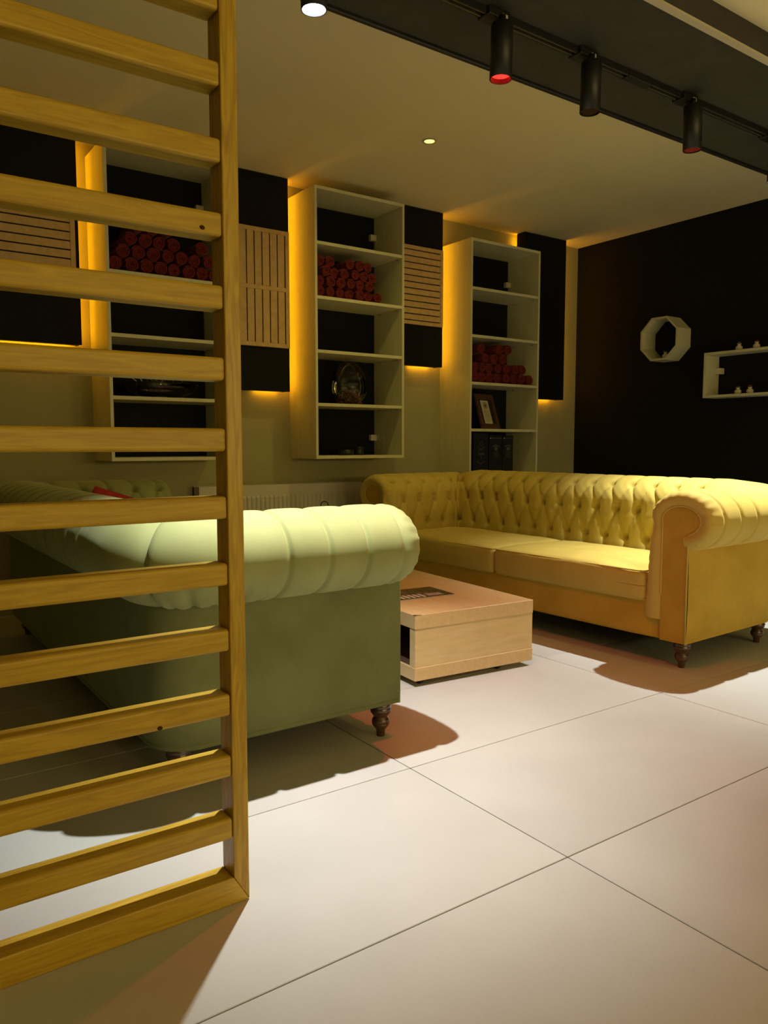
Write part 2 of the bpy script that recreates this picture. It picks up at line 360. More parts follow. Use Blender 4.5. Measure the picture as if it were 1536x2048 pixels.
def corner_pt(o, start, half, other, f):
    """distance along [straight + half arc] for offset o; returns (along, across) measured from the two outer faces"""
    r = rr(o); a = (half - o - r) - start; b = r * math.pi / 4; d = f * (a + b)
    ang = np.where(d > a, (d - a) / r, 0.0)
    along = np.where(d > a, half - o - r + r * np.sin(ang), start + d)
    across = np.where(d > a, other - o - r + r * np.cos(ang), other - o)
    return along, across, np.sin(ang), np.cos(ang)
def grid_faces(nu, nv):
    i = np.arange(nu - 1)[:, None] * nv + np.arange(nv - 1)[None, :]
    return np.stack([i, i + 1, i + nv + 1, i + nv], -1).reshape(-1, 4)
def fold_noise(s, q):
    return 0.0012 * np.sin(s * 95 + 3 * np.sin(q * 4)) * np.sin(q * 7 + s * 23)
def arm_grid(side):
    rows = []; V1 = 0.54; wob = np.random.RandomState(3)
    for ph in np.linspace(0, math.pi / 2, 14):
        w_, v = math.sin(ph), 0.06 * (1 - math.cos(ph)) - 0.020 * math.sin(2 * ph)
        o = QO + (PO - QO) * w_; z = QZ + (PZ - QZ) * w_
        n_o, n_z, n_v = NO * w_, NZ * w_, -math.cos(ph)
        h = tuft((v - 0.065) / 0.13, PQ, PS) * w_ + 0.0018 * np.sin(PS * 150) * math.sin(2 * ph)
        rows.append(np.stack([L_ / 2 - (o + n_o * h), np.full_like(o, v) + n_v * h * 0.3, z + n_z * h], -1))
    for v in np.arange(0.067, V1, 0.005):
        h = tuft(np.full_like(PO, (v - 0.065) / 0.13), PQ, PS) + gathers(v, PQ) + fold_noise(v, PQ) * ((PQ > 0.2) & (PQ < 2.3))
        rows.append(np.stack([L_ / 2 - (PO + NO * h), np.full_like(PO, v), PZ + NZ * h], -1))
    for f in np.linspace(0, 1, 44):
        al, ac, sn, cs = corner_pt(PO, V1, D_, L_ / 2, f)
        h = tuft(np.full_like(PO, (V1 + f * 0.175 - 0.065) / 0.13), PQ, PS) + gathers(V1 + f * 0.175, PQ)
        rows.append(np.stack([ac - NO * h * cs, al - NO * h * sn, PZ + NZ * h], -1))
    g = np.array(rows); g[..., 0] *= side
    return g
def back_grid():
    rows = []; U1 = 0.87
    for u in np.arange(0, U1, 0.005):
        h = tuft(np.full_like(PO, u / 0.13), PQ, PS) + fold_noise(u, PQ) * ((PQ > 0.2) & (PQ < 2.3))
        rows.append(np.stack([np.full_like(PO, u), D_ - (PO + NO * h), PZ + NZ * h + 0.018 * np.clip(PQ / 2, 0, 1)], -1))
    for f in np.linspace(0, 1, 26):
        al, ac, sn, cs = corner_pt(PO, U1, L_ / 2, D_, f)
        h = tuft(np.full_like(PO, (U1 + f * 0.04) / 0.13), PQ, PS)
        rows.append(np.stack([al - NO * h * sn, ac - NO * h * cs, PZ + NZ * h + 0.018 * (1 - f) * np.clip(PQ / 2, 0, 1)], -1))
    g = np.array(rows); m = g[1:][::-1].copy(); m[..., 0] *= -1
    return np.concatenate([m, g])
def grid_mesh(g, flip=False):
    nu, nv = g.shape[:2]; f = grid_faces(nu, nv)
    if flip: f = f[:, ::-1]
    return pyd(g.reshape(-1, 3).tolist(), f.tolist(), 'upholstery', True)
def surf(o_row, base):   # 3D spot on the profile for a button row (0,1,2)
    j = int(np.argmin(np.abs(PQ - o_row))); return PO[j], PZ[j], NO[j], NZ[j]

ARM_R, ARM_L, BACK = grid_mesh(arm_grid(1)), grid_mesh(arm_grid(-1), True), grid_mesh(back_grid(), True)
def outer_cover():
    zz = np.array([0.108, 0.112, 0.125, 0.1265, 0.13, 0.20, 0.30, 0.40, 0.50, 0.585]); oo = np.array([0.012, 0.003, 0.001, 0.0035, 0.0, -0.003, -0.004, -0.003, 0.0, 0.0]) + 0.002
    rows = []
    for v in (0.0, 0.004, 0.05, 0.2, 0.35, 0.54): rows.append(np.stack([L_ / 2 - oo, np.full_like(oo, v), zz], -1))
    for f in np.linspace(0.05, 1, 14):
        al, ac, sn, cs = corner_pt(oo, 0.54, D_, L_ / 2, f); rows.append(np.stack([ac, al, zz], -1))
    for f in np.linspace(0.95, 0, 14):
        al, ac, sn, cs = corner_pt(oo, 0.87, L_ / 2, D_, f); rows.append(np.stack([al, ac, zz], -1))
    rows.append(np.stack([np.zeros_like(oo), D_ - oo, zz], -1))
    g = np.array(rows); m = g[:-1][::-1].copy(); m[..., 0] *= -1
    return grid_mesh(np.concatenate([g, m]))
COVER = outer_cover()
def facing_poly():
    p = [(QO[j], QZ[j]) for j in range(len(QO)) if QZ[j] > 0.3 and not (j > 40 and QO[j] > 0.0 and QZ[j] < 0.60)]
    return [(0.126, 0.112)] + p + [(0.006, 0.565), (0.006, 0.112)]
FP = facing_poly()
def facing(side): return prism([(side * (L_ / 2 - o), z) for o, z in FP], 'y', 0.001, 0.03, 0.0)
def piping(side): return tube([(side * (L_ / 2 - o), -0.001, z) for o, z in FP[1:]], 0.0042, 6)
CUSH_W = 0.915
def cushion_fn(seed, lift):
    def fn(p):
        x, y = p.x / (CUSH_W / 2), p.y / 0.285
        c = max(0, 1 - x * x) * max(0, 1 - y * y)
        n = noise.noise(Vector((p.x * 4 + seed, p.y * 5, 0))) * 0.006 + noise.noise(Vector((p.x * 13 + seed, p.y * 9, 3))) * 0.0025
        if p.z > 0:
            p.z += 0.026 * c + n * (1 if p.z > 0.02 else 0.3)
            if lift:   # rucked-up front right corner of the cover
                d = ((p.x - 0.36) / 0.13) ** 2 + ((p.y + 0.20) / 0.06) ** 2
                p.z -= 0.030 * math.exp(-d); p.z += 0.012 * math.exp(-(((p.x - 0.2) / 0.2) ** 2 + ((p.y + 0.13) / 0.03) ** 2))
        elif p.z < -0.02: p.z += 0
        p.y -= 0.010 * max(0, 1 - x * x) * (1 if y < 0 else 0) * (1 - abs(p.z) / 0.1)
        return p
    return fn
CUSH = [rbox(CUSH_W, 0.57, 0.142, 0.026, 34, cushion_fn(1.3, False)), rbox(CUSH_W, 0.57, 0.142, 0.026, 34, cushion_fn(5.1, True))]
def cushion_welt(zc):
    a, b, r = CUSH_W / 2 - 0.006, 0.285 - 0.006, 0.022; pts = []
    for cx, cy, a0 in ((a - r, b - r, 0), (-a + r, b - r, 90), (-a + r, -b + r, 180), (a - r, -b + r, 270)):
        for k in range(6):
            t = R(a0 + 18 * k); pts.append((cx + r * math.cos(t), cy + r * math.sin(t), zc))
    return tube(pts, 0.0042, 6, True)
WELT_T, WELT_B = cushion_welt(0.062), cushion_welt(-0.062)
RAIL = rbox(L_ - 0.25, 0.07, 0.172, 0.012, 12)
LEG = lathe([(0.030, 0.112), (0.0335, 0.108), (0.0345, 0.100), (0.0335, 0.094), (0.0355, 0.092), (0.033, 0.080), (0.026, 0.070), (0.0225, 0.065), (0.0235, 0.063),
             (0.028, 0.056), (0.0295, 0.048), (0.0275, 0.043), (0.0285, 0.041), (0.026, 0.034), (0.0195, 0.027), (0.0155, 0.020), (0.0140, 0.008), (0.0135, 0.0), ], 24)
BTN = lathe([(0.0005, 0.0052), (0.004, 0.0048), (0.0075, 0.0028), (0.0088, 0.0), (0.0088, -0.004)], 14)
LINING = box((-L_ / 2 + 0.03, 0.03, 0.109), (L_ / 2 - 0.03, D_ - 0.05, 0.119)); DECK = box((-L_ / 2 + 0.13, 0.03, 0.20), (L_ / 2 - 0.13, D_ - 0.15, 0.262))

def own(me, m):
    c = me.copy(); c.materials.clear(); c.materials.append(M[m]); return c
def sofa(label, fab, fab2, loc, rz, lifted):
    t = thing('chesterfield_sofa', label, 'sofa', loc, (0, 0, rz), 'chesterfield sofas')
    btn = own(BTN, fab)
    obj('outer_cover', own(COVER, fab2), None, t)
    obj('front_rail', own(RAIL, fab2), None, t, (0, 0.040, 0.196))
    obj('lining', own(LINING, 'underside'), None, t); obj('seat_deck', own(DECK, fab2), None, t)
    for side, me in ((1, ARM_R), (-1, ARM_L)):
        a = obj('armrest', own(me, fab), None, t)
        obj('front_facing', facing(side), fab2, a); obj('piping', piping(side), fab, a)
        for row in (0, 1, 2):
            o, z, no, nz = surf(row, None)
            for k in range(-1, 6):
                v = 0.065 + 0.13 * (k - row / 2)
                if not 0.06 < v < (0.60 if row else 0.56): continue
                d = -0.042
                n = Vector((-side * no, 0, nz)); p = Vector((side * (L_ / 2 - o), v, z)) + n * d
                obj('button', btn, None, a, p, n.to_track_quat('Z', 'Y').to_euler())
    b = obj('backrest', own(BACK, fab), None, t)
    for row in (0, 1, 2):
        o, z, no, nz = surf(row, None); z += 0.018 * row / 2
        for k in range(-7, 8):
            u = 0.13 * (k - (row % 2) / 2)
            if abs(u) > 0.89: continue
            n = Vector((0, -no, nz)); p = Vector((u, D_ - o, z)) + n * -0.042
            obj('button', btn, None, b, p, n.to_track_quat('Z', 'Y').to_euler())
    for i, sx in enumerate((-1, 1)):
        c = obj('seat_cushion', own(CUSH[1 if (lifted and sx == 1) else 0], fab), None, t, (sx * (CUSH_W / 2 + 0.003), 0.275, 0.334), (0, 0, 0))
        obj('piping', own(WELT_T, fab), None, c); obj('piping', own(WELT_B, fab), None, c)
    leg = own(LEG, 'legwood')
    for x in (-1, 1):
        for y in (0.045, D_ - 0.075): obj('leg', leg, None, t, (x * (L_ / 2 - 0.045 - (0.02 if y > .3 else 0)), y, 0))
    return t
# yellow: front right outer corner stands at (2.848, 1.858); it faces -X
a = R(-88.0); c_, s_ = math.cos(a), math.sin(a)
yx = 2.848 - (L_ / 2 * c_); yy = 1.858 - (L_ / 2 * s_)
sofa('mustard yellow buttoned velvet chesterfield sofa in front of the black wall', 'yellow', 'yellow_dark', (yx, yy, 0), a, True)
# green: mirrored across the table, faces +X, near arm at Y = 1.965
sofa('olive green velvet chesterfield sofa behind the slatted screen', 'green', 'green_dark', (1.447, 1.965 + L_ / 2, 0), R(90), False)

# red cushion on the green sofa
def pillow_fn(p):
    x, y = p.x / 0.19, p.y / 0.19
    e = max(0.0, (1 - abs(x) ** 2.6)) * max(0.0, (1 - abs(y) ** 2.6)); p.z *= 0.12 + 0.88 * e ** 0.55
    k = 1 - 0.07 * (1 - x * x) * abs(y) ** 3; k2 = 1 - 0.07 * (1 - y * y) * abs(x) ** 3
    return Vector((p.x * k2, p.y * k, p.z))
cu = thing('throw_cushion', 'red cushion leaning at the far end of the green sofa', 'cushion', (1.075, 3.84, 0.574), (R(60), R(18), R(-34)))
cu.scale = (0.82, 0.82, 0.82)
cb = obj('cushion_cover', rbox(0.36, 0.36, 0.13, 0.02, 24, pillow_fn), 'redcloth', cu)
obj('seam', tube([(0.178 * math.cos(R(t)) / max(abs(math.cos(R(t))), abs(math.sin(R(t)))), 0.178 * math.sin(R(t)) / max(abs(math.cos(R(t))), abs(math.sin(R(t)))), 0) for t in range(0, 360, 15)], 0.004, 6, True), 'redcloth', cb)

# ------------------------------------------------------------------ coffee table with castors, magazine, wire stand
ta = R(-4.2); tab = thing('coffee_table', 'low pale maple box coffee table on castors between the two sofas', 'table', (1.792, 2.336, 0), (0, 0, ta))
TW, TL = 0.603, 1.16
tt = obj('table_top', box((0, 0, 0.230), (TW, TL, 0.286), 0.0012, 1), 'maple_y', tab)
obj('chipped_corner', prism([(0.0, -0.0006), (0.030, -0.0006), (0.020, 0.0004), (0.010, 0.010), (0.0, 0.014), (-0.0006, 0.014), (-0.0006, 0.0)], 'z', 0.2855, 0.2865), 'recess', tt)
obj('base_board', box((0, 0, 0.024), (TW, TL, 0.076), 0.0012, 1), 'maple_y', tab)
for y0, y1 in ((0.002, 0.040), (TL - 0.040, TL - 0.002)): obj('end_panel', box((0.002, y0, 0.076), (TW - 0.002, y1, 0.230)), 'maple_x', tab)
obj('inner_panel', box((TW / 2 - 0.009, 0.04, 0.076), (TW / 2 + 0.009, TL - 0.04, 0.230)), 'recess', tab)
obj('shelf_lining', box((0.010, 0.041, 0.0762), (TW - 0.010, TL - 0.041, 0.0772)), 'recess', tab)
wheel = lathe([(0.004, -0.009), (0.011, -0.009), (0.0115, -0.006), (0.0115, 0.006), (0.011, 0.009), (0.004, 0.009)], 18); wheel.materials.append(M['blackmetal'])
for x in (0.05, TW - 0.16):
    for y in (0.04, TL - 0.05):
        c = obj('castor', box((x - 0.016, y - 0.012, 0.013), (x + 0.016, y + 0.012, 0.0245), 0.002), 'blackmetal', tab)
        obj('wheel', wheel, None, c, (x, y, 0.0118), (0, R(90), R(20)))
mg = thing('magazine', 'dark printed magazine lying on the coffee table', 'magazine', (2.05, 2.68, 0.2868), (0, 0, R(-5)))
obj('pages', box((-0.14, -0.100, 0), (0.148, 0.100, 0.0035)), 'page', mg)
cv = obj('cover', box((-0.1405, -0.101, 0.0035), (0.149, 0.101, 0.0042)), 'cover', mg)
st = [((-0.11 + 0.026 * i, -0.088, 0.0042), (-0.095 + 0.026 * i, -0.025, 0.0046)) for i in range(5)]
obj('printed_stripes', boxes(st), 'page', cv)
obj('printed_block', box((0.025, -0.080, 0.0042), (0.105, -0.035, 0.0046)), mat('lilac_print', (0.33, 0.27, 0.27), 0.4), cv)
obj('printed_photo', box((-0.125, 0.02, 0.0042), (-0.035, 0.085, 0.0046)), mat('plum_print', (0.16, 0.05, 0.06), 0.4, (0.28, 0.14, 0.13), 40), cv)
ws = thing('wire_stand', 'thin black wire loop stand rising behind the green sofa arm', 'stand', (1.95, 3.28, 0.286), (0, 0, R(-30)))
obj('base', lathe([(0.045, 0), (0.045, 0.006), (0.04, 0.008)], 24), 'blackmetal', ws)
lp = [(-0.018, 0, 0.008), (-0.018, 0, 0.36)] + [(0.018 * math.cos(R(180 - 20 * k)), 0, 0.362 + 0.018 * math.sin(R(20 * k))) for k in range(10)] + [(0.018, 0, 0.36), (0.018, 0, 0.008)]
obj('wire_loop', tube(lp, 0.0028, 8), 'blackmetal', ws)

# ------------------------------------------------------------------ radiator
rad = thing('radiator', 'cream ribbed panel radiator under the shelf units', 'radiator', (1.80, 4.53, 0.12))
RW, RH = 1.20, 0.56
def rib_panel():
    pts = [(0.0, 0.0)]; n = 36; pitch = (RW - 0.06) / n
    pts.append((0.03, 0.0))
    for i in range(n):
        x = 0.03 + i * pitch
        pts += [(x + pitch * 0.22, -0.009), (x + pitch * 0.62, -0.009), (x + pitch * 0.80, 0.0), (x + pitch, 0.0)]
    pts.append((RW, 0.0)); v, f = [], []
    zz = [(0.0, 0), (0.03, 0), (0.045, 1), (RH - 0.075, 1), (RH - 0.06, 0), (RH, 0)]
    for z, k in zz:
        for x, y in pts: v.append((x, y * k, z))
    m = len(pts)
    for i in range(len(zz) - 1):
        for j in range(m - 1): f.append((i * m + j, i * m + j + 1, (i + 1) * m + j + 1, (i + 1) * m + j))
    return pyd(v, f)
obj('ribbed_panel', rib_panel(), 'radiator', rad)
obj('casing', boxes([((0, 0.001, 0), (0.012, 0.10, RH)), ((RW - 0.012, 0.001, 0), (RW, 0.10, RH)), ((0, 0.085, 0), (RW, 0.10, RH))]), 'radiator', rad)
obj('top_grille', boxes([((0, 0.0, RH), (RW, 0.012, RH + 0.006)), ((0, 0.088, RH), (RW, 0.10, RH + 0.006))] + [((0.02 * i, 0.012, RH), (0.02 * i + 0.008, 0.088, RH + 0.004)) for i in range(60)]), 'radiator', rad)
obj('valve', lathe([(0.012, 0), (0.012, 0.03), (0.018, 0.032), (0.018, 0.07), (0.014, 0.074)], 16), 'white_plastic', rad, (RW + 0.03, 0.05, 0.03))

# ------------------------------------------------------------------ wall shelf units
def shelf_unit(label, x0, x1, ztop, pitch, brackets):
    t = thing('shelf_unit', label, 'shelf', (x0, 4.30, ztop - 5 * pitch - 0.02), (0, 0, 0), 'tall cream shelf units')
    W, H, Dp, T = x1 - x0, 5 * pitch + 0.02, YW - 4.30, 0.018
    for a_, b_ in ((0, T), (W - T, W)): obj('side_panel', box((a_, 0, 0), (b_, Dp, H), 0.0008, 1), 'cream', t)
    for k, nm in ((0, 'bottom_panel'), (5, 'top_panel')): obj(nm, box((T, 0, k * pitch), (W - T, Dp, k * pitch + 0.02), 0.0008, 1), 'cream', t)
    sh = box((T, 0.002, 0), (W - T, Dp - 0.012, 0.020), 0.0008, 1); sh.materials.append(M['cream'])
    pin = lathe([(0.004, 0), (0.004, 0.010)], 10); pin.materials.append(M['greymetal'])
    for k in range(1, 5):
        s = obj('shelf_board', sh, None, t, (0, 0, k * pitch))
        for yy_ in (0.05, 0.26): obj('shelf_pin', pin, None, s, (W - T - 0.010, yy_, -0.005), (0, R(90), 0))
    obj('back_panel', box((T, Dp - 0.012, 0.02), (W - T, Dp - 0.004, H - 0.02)), 'blackpanel', t)
    for bz in brackets: obj('corner_bracket', box((W - T - 0.048, Dp - 0.045, bz), (W - T, Dp - 0.013, bz + 0.042), 0.003), 'white_plastic', t)
    return t
S1 = shelf_unit('tall cream shelf unit seen through the slatted screen', 1.215, 1.915, 2.558, 0.3366, (1.50, 0.12))
S2 = shelf_unit('tall cream shelf unit with a glass egg, in the middle of the wall', 2.498, 3.197, 2.558, 0.3366, (1.52, 0.12))
S3 = shelf_unit('tall cream shelf unit behind the end of the yellow sofa', 3.797, 4.508, 2.432, 0.342, (1.50, 1.05))

# ------------------------------------------------------------------ black wall boxes with LED strips and wooden grilles
def wall_box(label, x0, x1, z0, z1, led):
    t = thing('wall_box', label, 'wall panel', (x0, 4.52, z0), (0, 0, 0), 'black wall boxes')
    W, H = x1 - x0, z1 - z0
    obj('front_panel', box((0, 0, 0), (W, 0.018, H), 0.001, 1), 'blackpanel', t)
    obj('casing', boxes([((0.001, 0.018, 0.001), (0.016, 0.088, H)), ((W - 0.016, 0.018, 0.001), (W - 0.006, 0.088, H)), ((0.016, 0.018, H - 0.016), (W - 0.016, 0.088, H)), ((0.016, 0.018, 0.001), (W - 0.016, 0.060, 0.014))]), 'blackpanel', t)
    obj('mounting_batten', boxes([((0.07, 0.018, 0.1), (0.11, 0.13, H - 0.05)), ((W - 0.11, 0.018, 0.1), (W - 0.07, 0.13, H - 0.05))]), 'blackpanel', t)
    for e in led:
        if e == 'R': b_ = ((W - 0.0055, 0.078, 0.01), (W - 0.002, 0.087, H - 0.01))
        elif e == 'L': b_ = ((0.018, 0.0885, 0.80), (0.028, 0.092, H - 0.01))
        else: b_ = ((W * e[0], 0.100, 0.012), (W * e[1], 0.106, 0.019))
        obj('led_strip', box(*b_), 'led', t)
    return t
ZT = CZ - 0.004
BA = wall_box('black wall box with a slatted wooden grille, furthest left', 0.55, 1.134, 1.497, ZT, ('R', (0.25, 0.95)))
BB = wall_box('black wall box with a wooden grille of upright slats', 1.985, 2.431, 1.290, ZT, ('R', (0.55, 0.93)))
BC = wall_box('black wall box right of the glass egg shelf unit, with a grille of level slats', 3.262, 3.713, 1.520, ZT, ('R', (0.5, 0.93)))
BD = wall_box('plain narrow black wall box beside the room corner', 4.556, 5.040, 1.322, ZT, ('L', 'R', (0.5, 0.93)))

def grille(label, x0, x1, z0, z1, vertical, mid, nsl):
    t = thing('wooden_grille', label, 'grille', (x0, 4.502, z0), (0, 0, 0), 'wooden grilles')
    W, H, F = x1 - x0, z1 - z0, 0.026
    for lo, hi in (((0, 0, 0), (F, 0.017, H)), ((W - F, 0, 0), (W, 0.017, H))): obj('stile', box(lo, hi, 0.001, 1), 'grillewood', t)
    rails = [0, H - F] + ([(H - F) / 2] if mid else [])
    for z in rails: obj('rail', box((F, 0.0005, z), (W - F, 0.0165, z + F), 0.001, 1), 'grillewood', t)
    gap = 0.0075
    if vertical:
        spans = [(F, (H - F) / 2), ((H - F) / 2 + F, H - F)] if mid else [(F, H - F)]
        p = (W - 2 * F - gap) / nsl
        for za, zb in spans:
            me = box((0, 0.003, za), (p - gap, 0.015, zb), 0.001, 1); me.materials.append(M['grillewood'])
            for k in range(nsl): obj('slat', me, None, t, (F + gap + k * p, 0, 0))
    else:
        p = (H - 2 * F - gap) / nsl
        me = box((F, 0.003, 0), (W - F, 0.015, p - gap), 0.001, 1); me.materials.append(M['grillewood'])
        for k in range(nsl): obj('slat', me, None, t, (0, 0, F + gap + k * p))
    obj('shadow_backing', box((0.004, 0.0155, 0.004), (W - 0.004, 0.0175, H - 0.004)), 'blackpanel', t)
grille('wooden grille of level slats on the leftmost black box', 0.60, 1.112, 1.78, 2.222, False, False, 8)
grille('wooden grille of upright slats with a middle rail, left of the glass egg shelf unit', 1.992, 2.426, 1.566, 2.300, True, True, 7)
grille('wooden grille of level slats right of the glass egg shelf unit', 3.268, 3.704, 1.810, 2.364, False, False, 11)

# ------------------------------------------------------------------ rolled towels
def towel_mesh(Rd, Ln, seed):
    rs = random.Random(seed); turns = 3.1 + rs.random() * 0.5; n = 70; pitch = (Rd - 0.006) / turns; th = pitch * 0.80
    v, f = [], []; e1, e2, ph0 = rs.uniform(0.88, 1.0), rs.uniform(0.92, 1.02), rs.uniform(0, 6.28)
    for k in range(n + 1):
        ph = 2 * math.pi * turns * k / n; r = 0.006 + pitch * ph / (2 * math.pi)
        r *= 1 + 0.035 * math.sin(3 * ph + seed) * (k / n)
        tele = 0.010 * (1 - k / n) + 0.003 * math.sin(ph * 1.3 + seed)
        for rad_ in (r - th, r):
            rad_ = max(rad_, 0.001)
            x, z = rad_ * math.cos(ph + ph0) * e2, rad_ * math.sin(ph + ph0) * e1
            v += [(x, tele, z), (x, Ln, z)]
    for k in range(n):
        a_, b_ = 4 * k, 4 * (k + 1)
        f += [(a_ + 2, b_ + 2, b_ + 3, a_ + 3), (a_, a_ + 1, b_ + 1, b_), (a_, b_, b_ + 2, a_ + 2), (a_ + 1, a_ + 3, b_ + 3, b_ + 1)]
    f += [(0, 2, 3, 1), (4 * n, 4 * n + 1, 4 * n + 3, 4 * n + 2)]
    bm = bmesh.new(); bm.from_mesh(pyd(v, f)); me = from_bm(bm, 'towel', False); me.materials.append(M['towel']); return me
ORD = ['leftmost', 'second', 'third', 'fourth', 'fifth', 'sixth', 'seventh', 'eighth', 'ninth']
ROWN = ['bottom', 'second', 'third', 'top']
def towel_pile(x0, zs_, Rd, rows, where, group, skips=()):
    mes = [towel_mesh(Rd, 0.27, s) for s in (1, 2, 3, 4, 5)]; sp = 2 * Rd * 0.985
    for r, (off, cnt) in enumerate(rows):
        c = 0
        for k in range(cnt):
            if (r, k) in skips: continue
            x = x0 + Rd + 0.002 + (off + k) * sp + random.uniform(-1, 1) * 0.002
            z = zs_ + Rd * 0.965 + r * sp * 0.855
            o = obj('rolled_towel', random.choice(mes), None, None, (x, 4.325 + random.uniform(-0.012, 0.016), z), (0, 0, R(random.uniform(-2, 2))))
            tag(o, f'rolled red towel, {ORD[c]} in {ROWN[r]} row, {where}', 'towel', group); c += 1
b1 = 2.558 - 5 * 0.3366 - 0.02
towel_pile(1.233, b1 + 3 * 0.3366 + 0.02, 0.0415, [(0, 8), (0.5, 7), (1.0, 6), (1.5, 3)], 'shelf seen through the screen', 'towels behind the screen', ((2, 4),))
towel_pile(2.516, b1 + 3 * 0.3366 + 0.02, 0.0375, [(0, 7), (0, 7), (0.5, 6), (0, 6)], 'shelf above the glass egg', 'towels above the glass egg', ((3, 2), (1, 6)))
b3 = 2.432 - 5 * 0.342 - 0.02
towel_pile(3.815, b3 + 2 * 0.342 + 0.02, 0.0420, [(0, 8), (0, 7), (1.5, 3), (1.0, 4)], 'shelf above the framed certificate', 'towels above the framed certificate', ((3, 1),))

# ------------------------------------------------------------------ glass egg terrarium
egg = thing('glass_egg', 'egg-shaped clear glass terrarium with dried flowers on the middle shelf unit', 'terrarium', (2.842, 4.45, b1 + 0.3366 + 0.0205))
def egg_mesh():
    prof = []
    for k in range(33):
        t = math.pi * (0.04 + 0.96 * k / 32); z = 0.150 - 0.150 * math.cos(t); r = 0.123 * math.sin(t) * (1 + 0.20 * math.cos(t))
        prof.append((max(r, 0.0008), z))
    n = 40; v, f = [], []
    hc = Vector((0.045, -0.105, 0.125)); hr = 0.052
    for r, z in prof:
        for k in range(n): v.append((r * math.cos(2 * math.pi * k / n), r * math.sin(2 * math.pi * k / n), z - 0.004))
    for i in range(32):
        for k in range(n):
            q = (i * n + k, i * n + (k + 1) % n, (i + 1) * n + (k + 1) % n, (i + 1) * n + k)
            if (sum((Vector(v[j]) for j in q), Vector()) / 4 - hc).length < hr: continue
            f.append(q)
    return pyd(v, f, 'egg', True)
obj('glass_shell', egg_mesh(), 'glass', egg)
rim = []
for k in range(24):
    a_ = 2 * math.pi * k / 24; d = Vector((0.045, -0.105, 0)).normalized(); sd = Vector((-d.y, d.x, 0))
    rim.append(Vector((0.045, -0.105, 0.121)) * 1.0 + sd * 0.052 * math.cos(a_) + Vector((0, 0, 1)) * 0.052 * math.sin(a_) - d * 0.010 * math.cos(a_) ** 2)
obj('opening_rim', tube(rim, 0.003, 6, True), 'glass', egg)
def leaves(n, rx, ry, h, size, seed, boat=False):
    rs = random.Random(seed); v, f = [], []
    for _ in range(n):
        a_ = rs.uniform(0, 6.28); r = math.sqrt(rs.random()); c = Vector((rx * r * math.cos(a_), ry * r * math.sin(a_), size * 0.75 + h * rs.random() * (1 - 0.6 * r)))
        m_ = Matrix.Rotation(rs.uniform(0, 6.28), 3, 'Z') @ Matrix.Rotation(rs.uniform(-1, 1), 3, 'X') @ Matrix.Rotation(rs.uniform(-1, 1), 3, 'Y')
        s = size * rs.uniform(0.6, 1.2); b = len(v)
        for p in ((-s, 0, 0), (-0.3 * s, 0.4 * s, 0.15 * s), (0.5 * s, 0.35 * s, 0.1 * s), (s, 0, 0.25 * s), (0.5 * s, -0.35 * s, 0.1 * s), (-0.3 * s, -0.4 * s, 0.15 * s)): v.append(c + m_ @ Vector(p))
        f += [(b, b + 1, b + 2, b + 3), (b, b + 3, b + 4, b + 5)]
    return pyd(v, f)
o = obj('dried_flowers', leaves(170, 0.085, 0.085, 0.10, 0.016, 4), 'leaf', egg); o['kind'] = 'stuff'
o = obj('dried_twigs', leaves(60, 0.07, 0.07, 0.14, 0.013, 9), 'twig', egg); o['kind'] = 'stuff'

ash = thing('ashtray', 'small black ashtray on the lowest shelf under the glass egg', 'ashtray', (2.80, 4.42, b1 + 0.0205))
obj('dish', lathe([(0.03, 0.0), (0.05, 0.0), (0.055, 0.035), (0.047, 0.037), (0.042, 0.010), (0.002, 0.008)], 24, True, False), 'carton', ash)
ash2 = thing('lidded_jar', 'small black lidded jar beside the ashtray on the lowest shelf', 'jar', (2.93, 4.46, b1 + 0.0205))
obj('jar_body', lathe([(0.03, 0), (0.034, 0.004), (0.034, 0.04), (0.03, 0.044)], 20), 'carton', ash2); obj('lid', lathe([(0.036, 0.0445), (0.036, 0.052), (0.01, 0.056), (0.006, 0.064)], 20), 'carton', ash2)

bw = thing('glass_dish', 'wide glass dish of dried twigs behind the screen', 'dish', (1.545, 4.44, b1 + 0.3366 + 0.0205))
dm = lathe([(0.04, 0.002), (0.12, 0.006), (0.19, 0.035), (0.225, 0.085), (0.222, 0.087), (0.186, 0.040), (0.118, 0.011), (0.002, 0.007)], 36, True, False)
for v_ in dm.vertices: v_.co.y *= 0.55
obj('glass_bowl', dm, 'glass', bw)
o = obj('dried_leaves', leaves(160, 0.15, 0.075, 0.10, 0.022, 11), 'twig', bw, (0, 0, 0.008)); o['kind'] = 'stuff'
rs = random.Random(5)
for k in range(9):
    a_ = rs.uniform(0, 6.28); p0 = Vector((rs.uniform(-.12, .12), rs.uniform(-.05, .05), 0.02)); p1 = p0 + Vector((math.cos(a_) * 0.10, math.sin(a_) * 0.05, rs.uniform(0.05, 0.12)))
    obj('twig', tube([p0, (p0 + p1) / 2 + Vector((0, 0, 0.01)), p1], 0.0028, 5), 'cream' if k % 3 == 0 else 'twig', bw)

